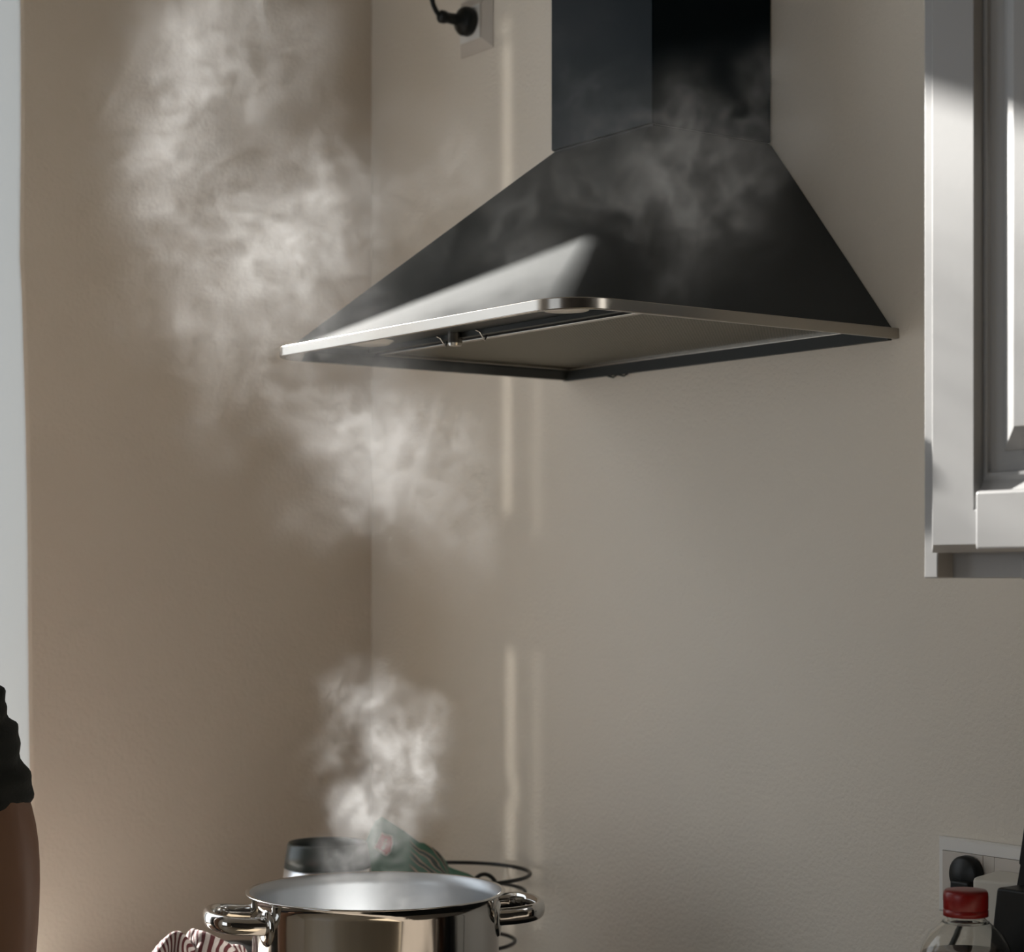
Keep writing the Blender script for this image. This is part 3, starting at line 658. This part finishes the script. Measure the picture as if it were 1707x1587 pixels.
# ---------------------------------------------------------------- steam
sm_ = bpy.data.materials.new('steam'); sm_.use_nodes = True; N, L = nodes(sm_); N.clear()
out = N.new('ShaderNodeOutputMaterial'); pv = N.new('ShaderNodeVolumePrincipled')
pv.inputs['Color'].default_value = (.86, .86, .86, 1); pv.inputs['Density'].default_value = 3.6; pv.inputs['Anisotropy'].default_value = -.3
L.new(pv.outputs[0], out.inputs['Volume']); M['steam'] = sm_
def steam(name, blobs, lo, hi, vox, gain, label, seed, nscale):
    ng = bpy.data.node_groups.new(name, 'GeometryNodeTree')
    ng.interface.new_socket('Geometry', in_out='INPUT', socket_type='NodeSocketGeometry'); ng.interface.new_socket('Geometry', in_out='OUTPUT', socket_type='NodeSocketGeometry')
    n, l = ng.nodes, ng.links
    go = n.new('NodeGroupOutput'); vc = n.new('GeometryNodeVolumeCube'); pos = n.new('GeometryNodeInputPosition')
    def math_(op, a, b=None, c=None, clamp=False):
        q = n.new('ShaderNodeMath'); q.operation = op; q.use_clamp = clamp
        for i, x in enumerate((a, b, c)):
            if x is None: continue
            if isinstance(x, (int, float)): q.inputs[i].default_value = x
            else: l.new(x, q.inputs[i])
        return q.outputs[0]
    def vm(op, a, b=None):
        q = n.new('ShaderNodeVectorMath'); q.operation = op
        for i, x in enumerate((a, b)):
            if x is None: continue
            if isinstance(x, tuple): q.inputs[i].default_value = x
            else: l.new(x, q.inputs[i])
        return q
    def nz(vec, scale, detail, rough=.5, dist=0):
        q = n.new('ShaderNodeTexNoise'); q.inputs['Scale'].default_value = scale; q.inputs['Detail'].default_value = detail; q.inputs['Roughness'].default_value = rough; q.inputs['Distortion'].default_value = dist
        l.new(vec, q.inputs['Vector']); return q
    p0 = vm('ADD', pos.outputs[0], (seed, seed*.7, seed*1.3)).outputs[0]
    def warp(src, scale, amp, detail):
        w = nz(p0, scale, detail); c_ = vm('SUBTRACT', w.outputs['Color'], (.5, .5, .5)).outputs[0]
        s_ = n.new('ShaderNodeVectorMath'); s_.operation = 'SCALE'; s_.inputs['Scale'].default_value = amp; l.new(c_, s_.inputs[0])
        return vm('ADD', src, s_.outputs[0]).outputs[0]
    w1 = warp(pos.outputs[0], 5, .08, 2); w2 = warp(warp(w1, 13, .07, 3), 34, .028, 2)
    w2 = vm('MULTIPLY', w2, (1, 1.5, 1)).outputs[0]
    acc = None
    for (x, y, z, r, wt) in blobs:
        d = vm('DISTANCE', w2, (x, y*1.5, z)).outputs['Value']
        mr = n.new('ShaderNodeMapRange'); mr.interpolation_type = 'SMOOTHSTEP'; mr.inputs[1].default_value = r*2.1; mr.inputs[2].default_value = 0; mr.inputs[3].default_value = 0; mr.inputs[4].default_value = wt*.8
        l.new(d, mr.inputs[0]); acc = mr.outputs[0] if acc is None else math_('ADD', acc, mr.outputs[0])
    acc = math_('MINIMUM', acc, 1.25)
    pn = warp(warp(warp(p0, 4, .14, 1), 10, .075, 2), 27, .028, 2)
    f1 = nz(pn, nscale*.55, 9, .64)
    c1 = n.new('ShaderNodeMapRange'); c1.interpolation_type = 'SMOOTHSTEP'; c1.inputs[1].default_value = .38; c1.inputs[2].default_value = .74; l.new(f1.outputs[0], c1.inputs[0])
    # thin curling sheets: ridges of further noises
    def ridge(scale, k, det):
        f2 = nz(pn, scale, det, .55); rd = math_('ABSOLUTE', math_('SUBTRACT', f2.outputs[0], .5)); return math_('SUBTRACT', 1, math_('MULTIPLY', rd, k), clamp=True)
    r1 = ridge(nscale*.8, 17, 4); r2 = ridge(nscale*2.1, 10, 3)
    tex = math_('ADD', math_('MULTIPLY', c1.outputs[0], math_('ADD', .55, math_('MULTIPLY', r2, 1.5))), math_('MULTIPLY', math_('MULTIPLY', r1, r2), 1.5))
    tex = math_('ADD', tex, .14)
    dens = math_('MULTIPLY', math_('MULTIPLY', acc, tex), gain)
    l.new(dens, vc.inputs['Density']); vc.inputs['Min'].default_value = lo; vc.inputs['Max'].default_value = hi
    for i, ax_ in enumerate('XYZ'): vc.inputs['Resolution '+ax_].default_value = max(8, int((hi[i]-lo[i])/vox))
    ms = n.new('GeometryNodeSetMaterial'); ms.inputs['Material'].default_value = sm_
    l.new(vc.outputs[0], ms.inputs[0]); l.new(ms.outputs[0], go.inputs[0])
    me = bpy.data.meshes.new(name); me.materials.append(sm_); o = link(bpy.data.objects.new(name, me))
    mo = o.modifiers.new('steam', 'NODES'); mo.node_group = ng
    finish(o, label, 'steam', None, 'stuff'); return o
upper = [(0.559, -0.59, 2.141, 0.077, 0.5), (0.534, -0.623, 2.065, 0.062, 0.6), (0.575, -0.568, 2.045, 0.077, 0.6), (0.546, -0.606, 1.983, 0.054, 0.5), (0.634, -0.538, 1.943, 0.057, 1.0), (0.575, -0.568, 1.88, 0.069, 0.7), (0.683, -0.505, 1.932, 0.045, 0.6), (0.663, -0.532, 1.872, 0.067, 0.9), (0.738, -0.504, 1.922, 0.045, 0.9), (0.841, -0.498, 1.888, 0.044, 0.5), (0.699, -0.503, 1.832, 0.06, 0.7), (0.643, -0.559, 1.805, 0.06, 0.8), (0.615, -0.597, 1.771, 0.041, 0.4), (0.68, -0.542, 1.736, 0.045, 0.8), (0.738, -0.515, 1.693, 0.052, 0.8), (0.761, -0.483, 1.66, 0.059, 1), (0.841, -0.458, 1.619, 0.062, 0.7), (0.781, -0.541, 1.619, 0.039, 0.6), (0.868, -0.422, 1.554, 0.039, 0.3), (0.811, -0.52, 1.754, 0.044, 0.6), (1.005, -0.489, 1.845, 0.036, 0.225), (1.069, -0.486, 1.86, 0.047, 0.18), (1.162, -0.478, 1.887, 0.045, 0.225), (1.225, -0.443, 1.909, 0.05, 0.315), (1.263, -0.425, 1.856, 0.044, 0.225), (1.24, -0.456, 1.801, 0.033, 0.27), (1.292, -0.385, 1.943, 0.038, 0.18), (1.09, -0.457, 2.0, 0.047, 0.09), (0.615, -0.512, 2.134, 0.062, 0.35), (0.857, -0.437, 1.959, 0.044, 0.3), (0.5, -0.6, 1.93, 0.05, 0.35), (0.52, -0.62, 1.83, 0.05, 0.35), (0.6, -0.59, 1.69, 0.04, 0.3), (0.9, -0.44, 1.66, 0.045, 0.35), (0.7, -0.53, 1.6, 0.04, 0.35), (0.46, -0.63, 2.02, 0.04, 0.3), (0.7, -0.5, 1.99, 0.04, 0.35), (0.8, -0.47, 1.99, 0.04, 0.25)]
lower = [(0.749, -0.499, 1.26, 0.030, 1), (0.773, -0.467, 1.286, 0.036, 0.9), (0.788, -0.446, 1.329, 0.033, 0.9), (0.761, -0.483, 1.361, 0.03, 0.8), (0.735, -0.51, 1.272, 0.026, .8), (0.74, -0.512, 1.384, 0.026, 0.4), (0.770, -0.470, 1.243, 0.028, 0.4), (0.73, -0.525, 1.338, 0.023, 0.35), (0.765, -0.52, 1.221, 0.028, 0.4), (0.796, -0.435, 1.292, 0.033, 0.5), (0.763, -0.53, 1.155, 0.033, 0.4), (0.794, -0.489, 1.155, 0.033, 0.4), (0.825, -0.447, 1.155, 0.033, 0.25), (0.73, -0.525, 1.2, 0.026, 0.2)]
steam('steam', upper, (.36, -.78, 1.46), (1.42, -.28, 2.30), .0032, 1.12, 'billowing steam drifting around the hood in the sunlight', 0, 12)
steam('steam', lower, (.60, -.66, 1.10), (.92, -.32, 1.50), .0026, 2.7, 'small puff of steam rising straight out of the cooking pot', 4, 18)
